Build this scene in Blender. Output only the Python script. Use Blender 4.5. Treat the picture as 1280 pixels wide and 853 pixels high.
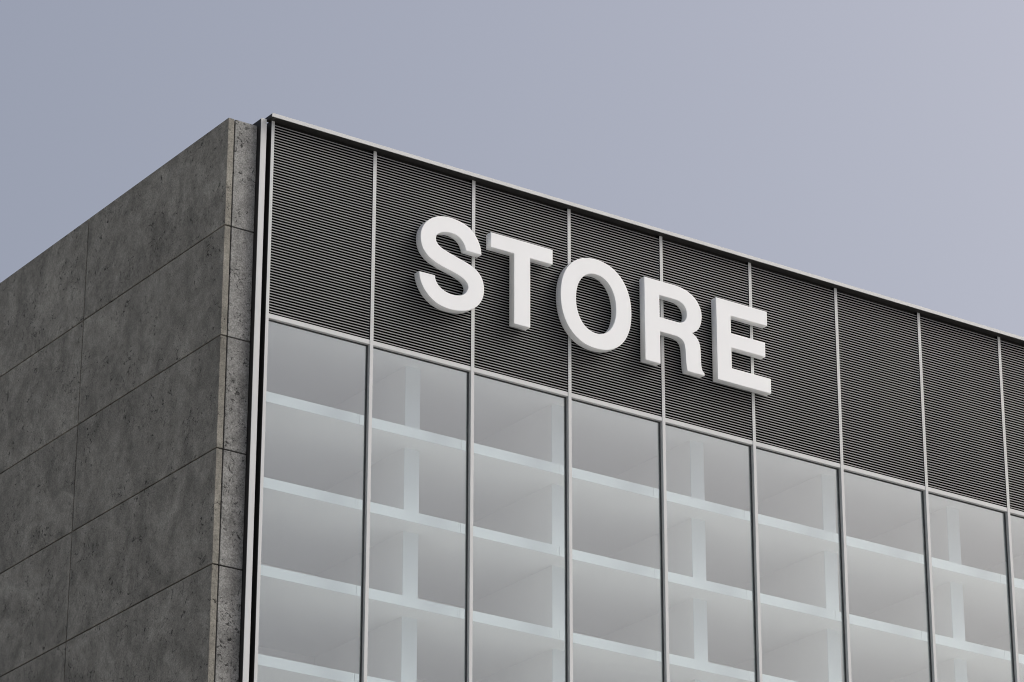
import bpy, bmesh, math, random
from mathutils import Matrix, Vector

random.seed(7)
for o in list(bpy.data.objects):
    bpy.data.objects.remove(o, do_unlink=True)
scene = bpy.context.scene
COL = scene.collection

# ------------------------------------------------------------------ units
U = 3.0                      # one facade bay is three metres wide
ZOFF = 10.99635 * U + 1.65   # height of the transom line above the pavement
def W(x, y, z):
    return Vector((x * U, y * U, z * U + ZOFF))

# ------------------------------------------------------------------ camera
F_PX = 4317.87
RX, RY, RZ = 0.398152439, -0.00177494238, -0.604918334
cam_d = bpy.data.cameras.new('camera')
cam = bpy.data.objects.new('camera', cam_d)
COL.objects.link(cam)
cam_d.sensor_fit = 'HORIZONTAL'
cam_d.sensor_width = 36.0
cam_d.lens = F_PX / 1280.0 * 36.0
cam_d.clip_start = 0.5
cam_d.clip_end = 6000
R3 = (Matrix.Rotation(RZ, 3, 'Z') @ Matrix.Rotation(RX, 3, 'X') @ Matrix.Rotation(RY, 3, 'Y')
      @ Matrix.Rotation(math.radians(90), 3, 'X'))
cam.matrix_world = Matrix.Translation(W(-12.9155312, -22.1503134, -10.9963512)) @ R3.to_4x4()
scene.camera = cam

# ------------------------------------------------------------------ sky and sun (bright haze, soft sun from the right)
SUN_EL, SUN_AZ = 46.0, 110.0       # azimuth clockwise from +Y (the facade looks to -Y)
world = bpy.data.worlds.new('World')
scene.world = world
world.use_nodes = True
wn, wl = world.node_tree.nodes, world.node_tree.links
wn.clear()
sky = wn.new('ShaderNodeTexSky')
sky.sky_type = 'NISHITA'
sky.sun_disc = False
sky.sun_elevation = math.radians(SUN_EL)
sky.sun_rotation = math.radians(SUN_AZ)
sky.air_density = 1.0
sky.dust_density = 8.0
sky.ozone_density = 1.0
hs = wn.new('ShaderNodeHueSaturation')
hs.inputs['Saturation'].default_value = 0.68
bg = wn.new('ShaderNodeBackground')
bg.inputs['Strength'].default_value = 0.112
wo = wn.new('ShaderNodeOutputWorld')
wl.new(sky.outputs[0], hs.inputs['Color'])
tint = wn.new('ShaderNodeVectorMath'); tint.operation = 'MULTIPLY'   # camera white balance of the hazy sky
tint.inputs[1].default_value = (1.01, 0.985, 1.0)
wl.new(hs.outputs[0], tint.inputs[0])
wl.new(tint.outputs[0], bg.inputs['Color'])
wl.new(bg.outputs[0], wo.inputs['Surface'])

sun_d = bpy.data.lights.new('sun', 'SUN')
sun_d.energy = 1.5
sun_d.angle = math.radians(24)
sun_d.color = (0.95, 1.0, 0.99)
sun = bpy.data.objects.new('sun', sun_d)
COL.objects.link(sun)
el, az = math.radians(SUN_EL), math.radians(SUN_AZ)
to_sun = Vector((math.sin(az) * math.cos(el), math.cos(az) * math.cos(el), math.sin(el)))
sun.rotation_euler = to_sun.to_track_quat('Z', 'Y').to_euler()
sun.location = W(6, -10, 8)

scene.render.engine = 'CYCLES'
vs = scene.view_settings
vs.view_transform = 'Standard'
vs.look = 'None'
vs.exposure = 0.37
vs.gamma = 1.0
vs.use_curve_mapping = False
scene.cycles.pixel_filter_type = 'BLACKMAN_HARRIS'
scene.cycles.filter_width = 1.05
scene.cycles.max_bounces = 10
scene.cycles.diffuse_bounces = 5
scene.cycles.transparent_max_bounces = 16

# ------------------------------------------------------------------ helpers
def new_mat(name):
    m = bpy.data.materials.new(name)
    m.use_nodes = True
    n, l = m.node_tree.nodes, m.node_tree.links
    return m, n, l, n['Principled BSDF']

def ramp(n, stops):
    r = n.new('ShaderNodeValToRGB')
    e = r.color_ramp.elements
    e[0].position, e[0].color = stops[0][0], tuple([stops[0][1]] * 3) + (1,)
    e[1].position, e[1].color = stops[1][0], tuple([stops[1][1]] * 3) + (1,)
    for p, v in stops[2:]:
        k = e.new(p)
        k.color = (v, v, v, 1)
    return r

def world_coords(n, l, scale=(1, 1, 1), randomise=False):
    g = n.new('ShaderNodeNewGeometry')
    mp = n.new('ShaderNodeMapping')
    mp.inputs['Scale'].default_value = scale
    l.new(g.outputs['Position'], mp.inputs['Vector'])
    if randomise:
        oi = n.new('ShaderNodeObjectInfo')
        mu = n.new('ShaderNodeVectorMath'); mu.operation = 'SCALE'
        mu.inputs[0].default_value = (31.0, 17.0, 53.0)
        l.new(oi.outputs['Random'], mu.inputs['Scale'])
        l.new(mu.outputs[0], mp.inputs['Location'])
    return mp.outputs[0]

def noise(n, l, vec, scale, detail=4, rough=0.55, dist=0.0):
    t = n.new('ShaderNodeTexNoise')
    t.inputs['Scale'].default_value = scale
    t.inputs['Detail'].default_value = detail
    t.inputs['Roughness'].default_value = rough
    t.inputs['Distortion'].default_value = dist
    l.new(vec, t.inputs['Vector'])
    return t.outputs['Fac']

def math_node(n, l, op, a, b):
    m = n.new('ShaderNodeMath'); m.operation = op
    for i, v in enumerate((a, b)):
        if isinstance(v, (int, float)):
            m.inputs[i].default_value = v
        else:
            l.new(v, m.inputs[i])
    return m.outputs[0]

def painted(name, rgb, rough=0.45, var=0.05, spec=0.5, metallic=0.0, scale=1.3):
    m, n, l, b = new_mat(name)
    v = world_coords(n, l, (1, 1, 0.45))
    f = noise(n, l, v, scale, 6, 0.6)
    r = ramp(n, [(0.3, 1 - var), (0.7, 1 + var)])
    l.new(f, r.inputs['Fac'])
    mx = n.new('ShaderNodeMix'); mx.data_type = 'RGBA'; mx.blend_type = 'MULTIPLY'
    mx.inputs['Factor'].default_value = 1
    mx.inputs['A'].default_value = (*rgb, 1)
    l.new(r.outputs['Color'], mx.inputs['B'])
    l.new(mx.outputs['Result'], b.inputs['Base Color'])
    b.inputs['Roughness'].default_value = rough
    b.inputs['Specular IOR Level'].default_value = spec
    b.inputs['Metallic'].default_value = metallic
    return m

def make_concrete(name='concrete', wear=0.0):
    m, n, l, b = new_mat(name)
    v = world_coords(n, l, (1, 1, 1), True)
    vz = world_coords(n, l, (1, 1, 0.8), True)
    big = ramp(n, [(0.34, 0.72), (0.64, 1.20)]);   l.new(noise(n, l, vz, 0.75, 8, 0.66, 0.9), big.inputs['Fac'])
    mid = ramp(n, [(0.36, 0.78), (0.62, 1.16)]);   l.new(noise(n, l, v, 2.6, 9, 0.74, 0.4), mid.inputs['Fac'])
    fine = ramp(n, [(0.34, 0.60 - wear), (0.66, 1.34 + wear)]);    l.new(noise(n, l, v, 24.0, 6, 0.8), fine.inputs['Fac'])
    # pits, clustered by a large mask
    pm = ramp(n, [(0.46 - wear * 0.5, 0.0), (0.57 - wear * 0.5, 1.0)]);      l.new(noise(n, l, v, 1.1, 3), pm.inputs['Fac'])
    pn = ramp(n, [(0.585 - wear * 0.2, 0.0), (0.625 - wear * 0.2, 1.0)]);      l.new(noise(n, l, v, 9.0, 7, 0.72, 0.8), pn.inputs['Fac'])
    pits = math_node(n, l, 'MULTIPLY', pm.outputs['Color'], pn.outputs['Color'])
    vr = ramp(n, [(0.605 - wear * 0.25, 0.0), (0.63 - wear * 0.25, 1.0)]);      l.new(noise(n, l, v, 5.0, 8, 0.72, 1.5), vr.inputs['Fac'])
    vm = ramp(n, [(0.50, 0.0), (0.60, 1.0)]);      l.new(noise(n, l, v, 0.9, 3), vm.inputs['Fac'])
    holes = math_node(n, l, 'MULTIPLY', vr.outputs['Color'], vm.outputs['Color'])
    # short cracks and drag marks
    ws = n.new('ShaderNodeTexNoise'); ws.inputs['Scale'].default_value = 1.6; ws.inputs['Detail'].default_value = 5
    ws.inputs['Distortion'].default_value = 1.2
    l.new(v, ws.inputs['Vector'])
    cr = math_node(n, l, 'ABSOLUTE', math_node(n, l, 'SUBTRACT', ws.outputs['Fac'], 0.5), 0)
    crr = ramp(n, [(0.004, 1.0), (0.016, 0.0)]);     l.new(cr, crr.inputs['Fac'])
    cm = ramp(n, [(0.58, 0.0), (0.66, 1.0)]);      l.new(noise(n, l, v, 1.7, 3), cm.inputs['Fac'])
    cracks = math_node(n, l, 'MULTIPLY', crr.outputs['Color'], cm.outputs['Color'])
    marks = math_node(n, l, 'MAXIMUM', math_node(n, l, 'MAXIMUM', pits, holes), cracks)
    tone = math_node(n, l, 'MULTIPLY', math_node(n, l, 'MULTIPLY', big.outputs['Color'], mid.outputs['Color']), fine.outputs['Color'])
    oi = n.new('ShaderNodeObjectInfo')
    pr = n.new('ShaderNodeMapRange'); pr.inputs['To Min'].default_value = 0.93; pr.inputs['To Max'].default_value = 1.07
    l.new(oi.outputs['Random'], pr.inputs['Value'])
    tone = math_node(n, l, 'MULTIPLY', tone, pr.outputs[0])
    inv = math_node(n, l, 'SUBTRACT', 1.0, math_node(n, l, 'MULTIPLY', marks, 0.80))
    tone = math_node(n, l, 'MULTIPLY', tone, inv)
    col = n.new('ShaderNodeVectorMath'); col.operation = 'SCALE'
    col.inputs[0].default_value = (0.285, 0.287, 0.275) if wear else CONCRETE
    l.new(tone, col.inputs['Scale'])
    l.new(col.outputs[0], b.inputs['Base Color'])
    b.inputs['Roughness'].default_value = 0.9
    b.inputs['Specular IOR Level'].default_value = 0.2
    bp = n.new('ShaderNodeBump'); bp.inputs['Strength'].default_value = 0.55; bp.inputs['Distance'].default_value = 0.02
    h = math_node(n, l, 'SUBTRACT', math_node(n, l, 'MULTIPLY', fine.outputs['Color'], 0.5), marks)
    l.new(h, bp.inputs['Height'])
    l.new(bp.outputs[0], b.inputs['Normal'])
    return m

def make_glass():
    m, n, l, b = new_mat('coated_glass')
    n.remove(b)
    tr = n.new('ShaderNodeBsdfTransparent'); tr.inputs['Color'].default_value = (0.935, 0.965, 0.965, 1)
    gl = n.new('ShaderNodeBsdfGlossy'); gl.inputs['Roughness'].default_value = 0.0
    gl.inputs['Color'].default_value = (0.96, 0.985, 1.0, 1)
    mx = n.new('ShaderNodeMixShader'); mx.inputs[0].default_value = GLASS_REFL
    l.new(tr.outputs[0], mx.inputs[1]); l.new(gl.outputs[0], mx.inputs[2])
    l.new(mx.outputs[0], n['Material Output'].inputs['Surface'])
    return m

CONCRETE = (0.268, 0.259, 0.226)
GLASS_REFL = 0.145
M = {
    'white': painted('white_letter_paint', (0.845, 0.865, 0.87), 0.5, 0.012, 0.3),
    'metal': painted('pale_painted_metal', (0.575, 0.59, 0.59), 0.4, 0.05, 0.5),
    'slat': painted('pale_slat_metal', (0.315, 0.325, 0.33), 0.5, 0.05, 0.4),
    'black': painted('black_backing', (0.006, 0.006, 0.006), 0.9, 0.1, 0.05),
    'dark': painted('dark_trim', (0.030, 0.029, 0.028), 0.6, 0.1, 0.3),
    'gasket': painted('glazing_gasket', (0.060, 0.065, 0.066), 0.6, 0.05, 0.3),
    'edge': painted('lit_face_tone', (0.74, 0.79, 0.81), 0.7, 0.02, 0.2, scale=0.5),  # brightness of the front faces against the plaster is put into this colour
    'inside': painted('interior_plaster', (0.84, 0.835, 0.82), 0.8, 0.02, 0.2, scale=0.5),
    'backwall': painted('interior_back_wall', (0.80, 0.785, 0.765), 0.9, 0.02, 0.1, scale=0.4),
    'roof': painted('roof_membrane', (0.18, 0.18, 0.18), 0.9, 0.1, 0.2),
    'ground': painted('paving_ground', (0.30, 0.295, 0.285), 0.9, 0.15, 0.2, scale=0.25),
    'pave': painted('pale_paving', (0.38, 0.375, 0.36), 0.9, 0.1, 0.2, scale=0.8),
    'concrete': make_concrete(),
    'rough_concrete': make_concrete('rough_concrete', 0.10),
    'glass': make_glass(),
}

def add_box(bm, x0, x1, y0, y1, z0, z1):
    c = [W(x, y, z) for z in (z0, z1) for y in (y0, y1) for x in (x0, x1)]
    v = [bm.verts.new(p) for p in c]
    for f in ((0, 2, 3, 1), (4, 5, 7, 6), (0, 1, 5, 4), (2, 6, 7, 3), (0, 4, 6, 2), (1, 3, 7, 5)):
        bm.faces.new([v[i] for i in f])

def obj(name, bm, mat, parent=None, bevel=0.0, label=None):
    me = bpy.data.meshes.new(name)
    if bevel:
        bmesh.ops.bevel(bm, geom=list(bm.edges), offset=bevel, segments=2, affect='EDGES', clamp_overlap=True)
    bm.normal_update()
    bm.to_mesh(me); bm.free()
    me.materials.append(mat)
    o = bpy.data.objects.new(name, me)
    COL.objects.link(o)
    if parent is not None:
        o.parent = parent
        # meshes are modelled in world space: keep them there
        pm = Matrix.Translation(parent_origin(parent))
        o.matrix_parent_inverse = pm.inverted()
    if label:
        o['label'] = label
    return o

def parent_origin(p):
    v = Vector(p.location)
    return v if p.type == 'EMPTY' else Vector((0, 0, 0)) + (Vector(p.parent.location) * 0 if p.parent else Vector((0, 0, 0)))

def box(name, mat, parent, x0, x1, y0, y1, z0, z1, bevel=0.0, label=None):
    bm = bmesh.new()
    add_box(bm, x0, x1, y0, y1, z0, z1)
    return obj(name, bm, mat, parent, bevel, label)

def thing(name, label, cat, loc):
    o = bpy.data.objects.new(name, None)
    COL.objects.link(o)
    o.location = loc
    o.empty_display_size = 0.5
    o['label'] = label; o['category'] = cat
    return o

# ------------------------------------------------------------------ setting
ZG = -ZOFF / U                       # ground level in facade units
def sheet(name, x0, x1, y0, y1, z, mat):
    bm = bmesh.new()
    bm.faces.new([bm.verts.new(Vector(p)) for p in ((x0, y0, z), (x1, y0, z), (x1, y1, z), (x0, y1, z))])
    o = obj(name, bm, mat)
    o['kind'] = 'structure'
    return o
sheet('ground', -2500, 2500, -2500, 2500, -0.12, M['ground'])
bm = bmesh.new()
add_box(bm, -14, 18, -24, 14, ZG - 0.10 / U, ZG)
pv = obj('pavement', bm, M['pave'], None, 0.02)
pv['kind'] = 'structure'

# ------------------------------------------------------------------ building
NB = 12                              # bays
YB = 12.0                            # depth of the building
bld = thing('office_building', 'modern building with rough grey concrete side wall, tall glass front and dark louvred top', 'building', (4 * U, 0, 0))

# concrete side wall with panels and open joints
YC, XC, ZT, DZ = 0.065, -0.384, 1.671, 0.9655
CW = 0.061                           # thickness of the side panels
J = 0.0058                           # half joint width
core = box('concrete_wall', M['black'], bld, XC + 0.022, -0.118, YC + 0.02, YB - 0.05, ZG, ZT - 0.03)
rows = []
z = ZT
while z > ZG + 0.05:
    rows.append((max(z - DZ, ZG), z)); z -= DZ
ycuts = [YC, 2.47, 4.875, 7.28, 9.685, YB]
for r, (z0, z1) in enumerate(rows):
    a = z0 + (J if z0 > ZG else 0)
    c = z1 - (J if r else 0)
    for k in range(5):
        y0 = ycuts[k] + (J if k else 0)
        y1 = ycuts[k + 1] - (J if k < 4 else 0)
        box('concrete_panel', M['concrete'], core, XC, XC + CW - J, y0, y1, a, c, 0.004)
    box('concrete_panel', M['rough_concrete'], core, XC + CW + J, -0.112, YC, 0.5, a, c, 0.004, "lighter front panel with rough pitted face")

# corner post: dark body with a pale front strip
post = box('corner_post', M['dark'], bld, -0.1065, -0.055, 0.0162, 0.26, ZG, 1.7215)
box('front_trim', M['metal'], post, -0.1075, -0.0535, 0.010, 0.016, ZG, 1.7265, 0.003)

# gap between post and glazing: its shade put into a dark panel, plus dark casing
box('recess_shade', M['dark'], bld, -0.0545, -0.0135, 0.12, 0.26, ZG, 1.716)
box('side_casing', M['dark'], bld, -0.0130, 0.0, 0.004, 0.26, ZG, 1.7235)

# parapet cap
ZS = 1.7245
cap = box('parapet_cap', M['dark'], bld, -0.046, NB + 0.05, -0.057, 0.052, ZS, 1.755)
box('parapet_wall', M['dark'], bld, 0.001, NB, 0.0535, 0.26, 1.0, 1.740)
box('fascia_strip', M['metal'], cap, -0.048, NB + 0.052, -0.064, -0.0575, ZS + 0.001, 1.7595, 0.004)

# vertical mullions
MW = 0.0165
for i in range(NB + 1):
    box('mullion', M['metal'], bld, i - (MW if i else 0.0130), i + MW, 0.0, 0.0035 if i == 0 else 0.07, ZG, ZS - 0.002, 0.003)

# transom, louvre panel and glass pane of every bay
NS = 70
PITCH = (ZS - 0.004) / NS
for i in range(NB):
    a, c = i + MW + 0.0005, i + 1 - MW - 0.0005
    box('transom', M['metal'], bld, a, c, 0.003, 0.05, -0.038, 0.001, 0.003)
    bm = bmesh.new()
    for k in range(NS - 1):
        z0 = 0.001 + PITCH * (k + 0.52)
        add_box(bm, a + 0.003, c - 0.005, 0.004, 0.0065, z0, z0 + PITCH * 0.28)
    lp = obj('louvre_panel', bm, M['slat'], bld)
    box('gap_shade_sheet', M['black'], lp, a + 0.0005, c - 0.0005, 0.045, 0.052, 0.0015, ZS - 0.003)  # black sheet paints in the shade between the slats
    box('side_gap_shade', M['black'], lp, c - 0.0045, c, 0.0025, 0.044, 0.0015, ZS - 0.003)  # added black strip, paints the shaded gap beside the mullion
    pane = box('glass_pane', M['glass'], bld, a + 0.004, c - 0.004, 0.034, 0.038, ZG + 0.02, -0.045)
    bm = bmesh.new()
    g = 0.010
    add_box(bm, a, a + g * 0.6, 0.0315, 0.044, ZG, -0.0385)
    add_box(bm, c - g, c, 0.0315, 0.044, ZG, -0.0385)
    add_box(bm, a + g * 0.6, c - g, 0.032, 0.0435, -0.0385 - g * 0.85, -0.0385)
    add_box(bm, a + g * 0.6, c - g, 0.032, 0.0435, ZG, ZG + 0.03)
    obj('gasket', bm, M['gasket'], pane)

# interior: slabs, partitions and back wall behind the glass
YS, YW, YBACK = 0.17, 0.40, 1.75
SZ, ST = 0.7355, 0.086
k = 0
while True:
    zt = 0.1335 - SZ * k
    if zt - ST < ZG + 0.2: break
    bm = bmesh.new()
    add_box(bm, -0.10, NB, YS, YBACK, zt - ST, zt)
    slab = obj('floor_slab', bm, M['inside'], bld)
    bm = bmesh.new()
    for i in range(NB):              # edge faces in bay lengths, open joints behind the mullions
        add_box(bm, (i if i else -0.10) + 0.0025, i + 0.978, YS - 0.006, YS - 0.0004, zt - ST - 0.001, zt + 0.001)
        add_box(bm, i + 0.981, i + 0.9995, YS - 0.0045, YS - 0.0004, zt - ST - 0.001, zt + 0.001)
    obj('edge_face', bm, M['edge'], slab)  # added face, its lit tone set by colour apart from the slab
    k += 1
for j in range(8):
    x0 = 0.09 + 1.5 * j
    pw = box('partition_wall', M['inside'], bld, x0, x0 + 0.146, YW, YBACK, ZG, 0.10)
    box('column_lit_face', M['edge'], pw, x0 - 0.001, x0 + 0.147, YW - 0.006, YW - 0.0004, ZG, 0.099)  # added face, colour makes the column front read brighter than the ceiling
box('back_wall', M['backwall'], bld, -0.12, NB, YBACK + 0.002, YBACK + 0.06, ZG, 1.60)

# roof, right and rear walls (out of sight from the pavement)
box('roof', M['roof'], bld, -0.112, NB - 0.02, 0.265, YB - 0.06, 1.60, 1.64)
box('side_wall', M['concrete'], bld, NB + 0.017, NB + 0.077, 0.08, YB, ZG, ZT)
box('rear_wall', M['concrete'], bld, XC + CW + 0.01, NB + 0.01, YB - 0.045, YB, ZG, ZT)

# ------------------------------------------------------------------ sign letters
def smooth_path(segs, n=7):
    """segs: list of runs; a run is a list of points joined by a smooth curve, runs meet in corners."""
    out = []
    for run in segs:
        if len(run) == 2:
            out.append(run[0]); continue
        P = [Vector(p) for p in run]
        # one light smoothing pass over the inner points
        Q = P[:]
        for i in range(2, len(P) - 2):
            Q[i] = P[i] * 0.5 + ((P[i - 1] + P[i + 1]) * 4 - (P[i - 2] + P[i + 2])) / 6 * 0.5
        P = [Q[0] * 2 - Q[1]] + Q + [Q[-1] * 2 - Q[-2]]
        for i in range(1, len(P) - 2):
            p0, p1, p2, p3 = P[i - 1:i + 3]
            for s in range(n):
                t = s / n
                q = 0.5 * ((2 * p1) + (p2 - p0) * t + (2 * p0 - 5 * p1 + 4 * p2 - p3) * t * t + (3 * p1 - p0 - 3 * p2 + p3) * t ** 3)
                out.append((q.x, q.y))
    return out

def superellipse(cx, cy, a, b, e, n=120):
    out = []
    for i in range(n):
        t = 2 * math.pi * i / n
        c, s = math.cos(t), math.sin(t)
        out.append((cx + a * math.copysign(abs(c) ** (2 / e), c), cy + b * math.copysign(abs(s) ** (2 / e), s)))
    return out

YF, YBK = -0.087, -0.013
S_IN = [(1.3975, 0.692), (1.4048, 0.6401), (1.4218, 0.5907), (1.4552, 0.5395), (1.5049, 0.4864), (1.5709, 0.4492), (1.6433, 0.4284),
        (1.7223, 0.4241), (1.8014, 0.4305), (1.8674, 0.448), (1.9335, 0.4793), (1.9864, 0.5223), (2.0261, 0.5743), (2.0458, 0.6333),
        (2.0521, 0.6953), (2.0417, 0.7531), (2.018, 0.8035), (1.9776, 0.8437), (1.9239, 0.8720), (1.8700, 0.8900), (1.8237, 0.9025),
        (1.7571, 0.9208), (1.6906, 0.9380), (1.6308, 0.9577), (1.5862, 0.9819), (1.5653, 1.0133), (1.5636, 1.0461), (1.5765, 1.0767),
        (1.6093, 1.1004), (1.6555, 1.1168), (1.7019, 1.1240), (1.7551, 1.1204), (1.802, 1.1023), (1.8356, 1.0715), (1.8559, 1.0342), (1.8662, 1.0015)]
S_OUT = [(2.0248, 1.0001), (2.013, 1.0689), (1.9824, 1.1341), (1.9417, 1.1845), (1.8945, 1.221), (1.8274, 1.2491), (1.7405, 1.2610),
         (1.6606, 1.2600), (1.5943, 1.2465), (1.5285, 1.2169), (1.4762, 1.1745), (1.4373, 1.1249), (1.415, 1.0707), (1.4079, 1.0145),
         (1.4166, 0.9564), (1.437, 0.9076), (1.4737, 0.8629), (1.5302, 0.8290), (1.5995, 0.8025), (1.679, 0.7837), (1.7453, 0.7685),
         (1.8118, 0.7492), (1.8585, 0.7249), (1.8853, 0.6955), (1.8909, 0.6668), (1.8825, 0.6346), (1.8595, 0.6018), (1.8266, 0.5796),
         (1.7737, 0.5654), (1.7143, 0.5635), (1.6548, 0.5746), (1.6085, 0.5989), (1.5752, 0.6324), (1.5600, 0.664), (1.5567, 0.6934)]
R_OUT = [
    [(3.7440, 0.4515), (3.7440, 1.2365)], [(3.7440, 1.2365), (4.02, 1.2365)],
    [(4.02, 1.2365), (4.09, 1.2365), (4.150, 1.2310), (4.2214, 1.2130), (4.2791, 1.1815), (4.3289, 1.1350), (4.3603, 1.0795),
     (4.3700, 1.0250), (4.3682, 0.9705), (4.3542, 0.9204), (4.3372, 0.8874), (4.3050, 0.8533), (4.2595, 0.8270)],
    [(4.2595, 0.8270), (4.2917, 0.8085), (4.3201, 0.7831), (4.3409, 0.7443), (4.3507, 0.6967), (4.3529, 0.6411), (4.3537, 0.5726),
     (4.3583, 0.5239), (4.3698, 0.4906), (4.3907, 0.4696)],
    [(4.3907, 0.4696), (4.3907, 0.4515)], [(4.3907, 0.4515), (4.2020, 0.4515)],
    [(4.2020, 0.4515), (4.1910, 0.5094), (4.1862, 0.5829), (4.1832, 0.6504), (4.1716, 0.7041), (4.1455, 0.7380), (4.0954, 0.7530), (4.0307, 0.7560)],
    [(4.0307, 0.7560), (3.9085, 0.7560)], [(3.9085, 0.7560), (3.9085, 0.4515)], [(3.9085, 0.4515), (3.7440, 0.4515)]]
R_IN = [[(3.9065, 1.1015), (4.05, 1.1015)],
        [(4.05, 1.1015), (4.11, 1.0980), (4.1531, 1.0846), (4.1851, 1.0578), (4.2025, 1.0204), (4.2060, 0.9826), (4.1958, 0.9401), (4.1709, 0.9099), (4.1345, 0.8940), (4.10, 0.8905)],
        [(4.10, 0.8905), (3.9065, 0.8905)], [(3.9065, 0.8905), (3.9065, 1.1015)]]
T_P = [(2.120, 1.2370), (2.762, 1.2370), (2.762, 1.1000), (2.5270, 1.1000), (2.5270, 0.4530), (2.3600, 0.4530), (2.3600, 1.1000), (2.120, 1.1000)]
E_P = [(4.5365, 1.2370), (5.1110, 1.2370), (5.1110, 1.0995), (4.6970, 1.0995), (4.6970, 0.9310), (5.0810, 0.9310), (5.0810, 0.7930),
       (4.6970, 0.7930), (4.6970, 0.5940), (5.1350, 0.5940), (5.1350, 0.4535), (4.5365, 0.4535)]
LETTERS = [
    ('S', [smooth_path([S_IN + [], [S_IN[-1], S_OUT[0]]]) + smooth_path([S_OUT, [S_OUT[-1], S_IN[0]]])], [(1.72, 1.19), (1.49, 1.0), (1.96, 0.68), (1.70, 0.49)]),
    ('T', [T_P], [(2.25, 1.17), (2.63, 1.17), (2.44, 0.60)]),
    ('O', [superellipse(3.222, 0.847, 0.3765, 0.4185, 2.2), superellipse(3.2207, 0.8471, 0.2133, 0.2769, 2.13)], [(3.22, 1.19), (3.22, 0.50), (2.93, 0.85), (3.51, 0.85)]),
    ('R', [smooth_path(R_OUT), smooth_path(R_IN)], [(3.83, 1.15), (3.83, 0.55), (4.27, 1.05), (4.27, 0.55)]),
    ('E', [E_P], [(4.62, 1.15), (4.62, 0.55), (5.02, 1.17), (5.02, 0.52)]),
]
sign = thing('store_sign', 'big white raised letters reading STORE mounted on the dark louvred band', 'sign', W(3.26, -0.013, 0.45))
for ch, loops, pins in LETTERS:
    cu = bpy.data.curves.new('letter', 'CURVE')
    cu.dimensions = '2D'; cu.fill_mode = 'BOTH'
    cu.extrude = (YBK - YF) / 2 * U - 0.006
    cu.bevel_depth = 0.006; cu.bevel_resolution = 1; cu.offset = -0.006
    for lp in loops:
        # drop doubled points
        pts = [q for i, q in enumerate(lp) if (Vector(q) - Vector(lp[i - 1])).length > 0.0008]
        sp = cu.splines.new('POLY')
        sp.points.add(len(pts) - 1)
        for i, (x, zz) in enumerate(pts):
            sp.points[i].co = (x * U, zz * U, 0, 1)
        sp.use_cyclic_u = True
    tmp = bpy.data.objects.new('tmp_curve', cu)
    me = bpy.data.meshes.new_from_object(tmp)
    me.name = 'letter'
    me.transform(Matrix.Translation((0, (YF + YBK) / 2 * U, ZOFF)) @ Matrix.Rotation(math.radians(90), 4, 'X'))
    bpy.data.objects.remove(tmp); bpy.data.curves.remove(cu)
    me.materials.clear(); me.materials.append(M['white'])
    o = bpy.data.objects.new('letter', me)
    COL.objects.link(o)
    o.parent = sign
    o.matrix_parent_inverse = Matrix.Translation(sign.location).inverted()
    o['label'] = 'thick white block letter ' + ch
    for (x, zz) in pins:
        box('standoff', M['dark'], o, x - 0.008, x + 0.008, YBK + 0.0005, 0.045, zz - 0.008, zz + 0.008)
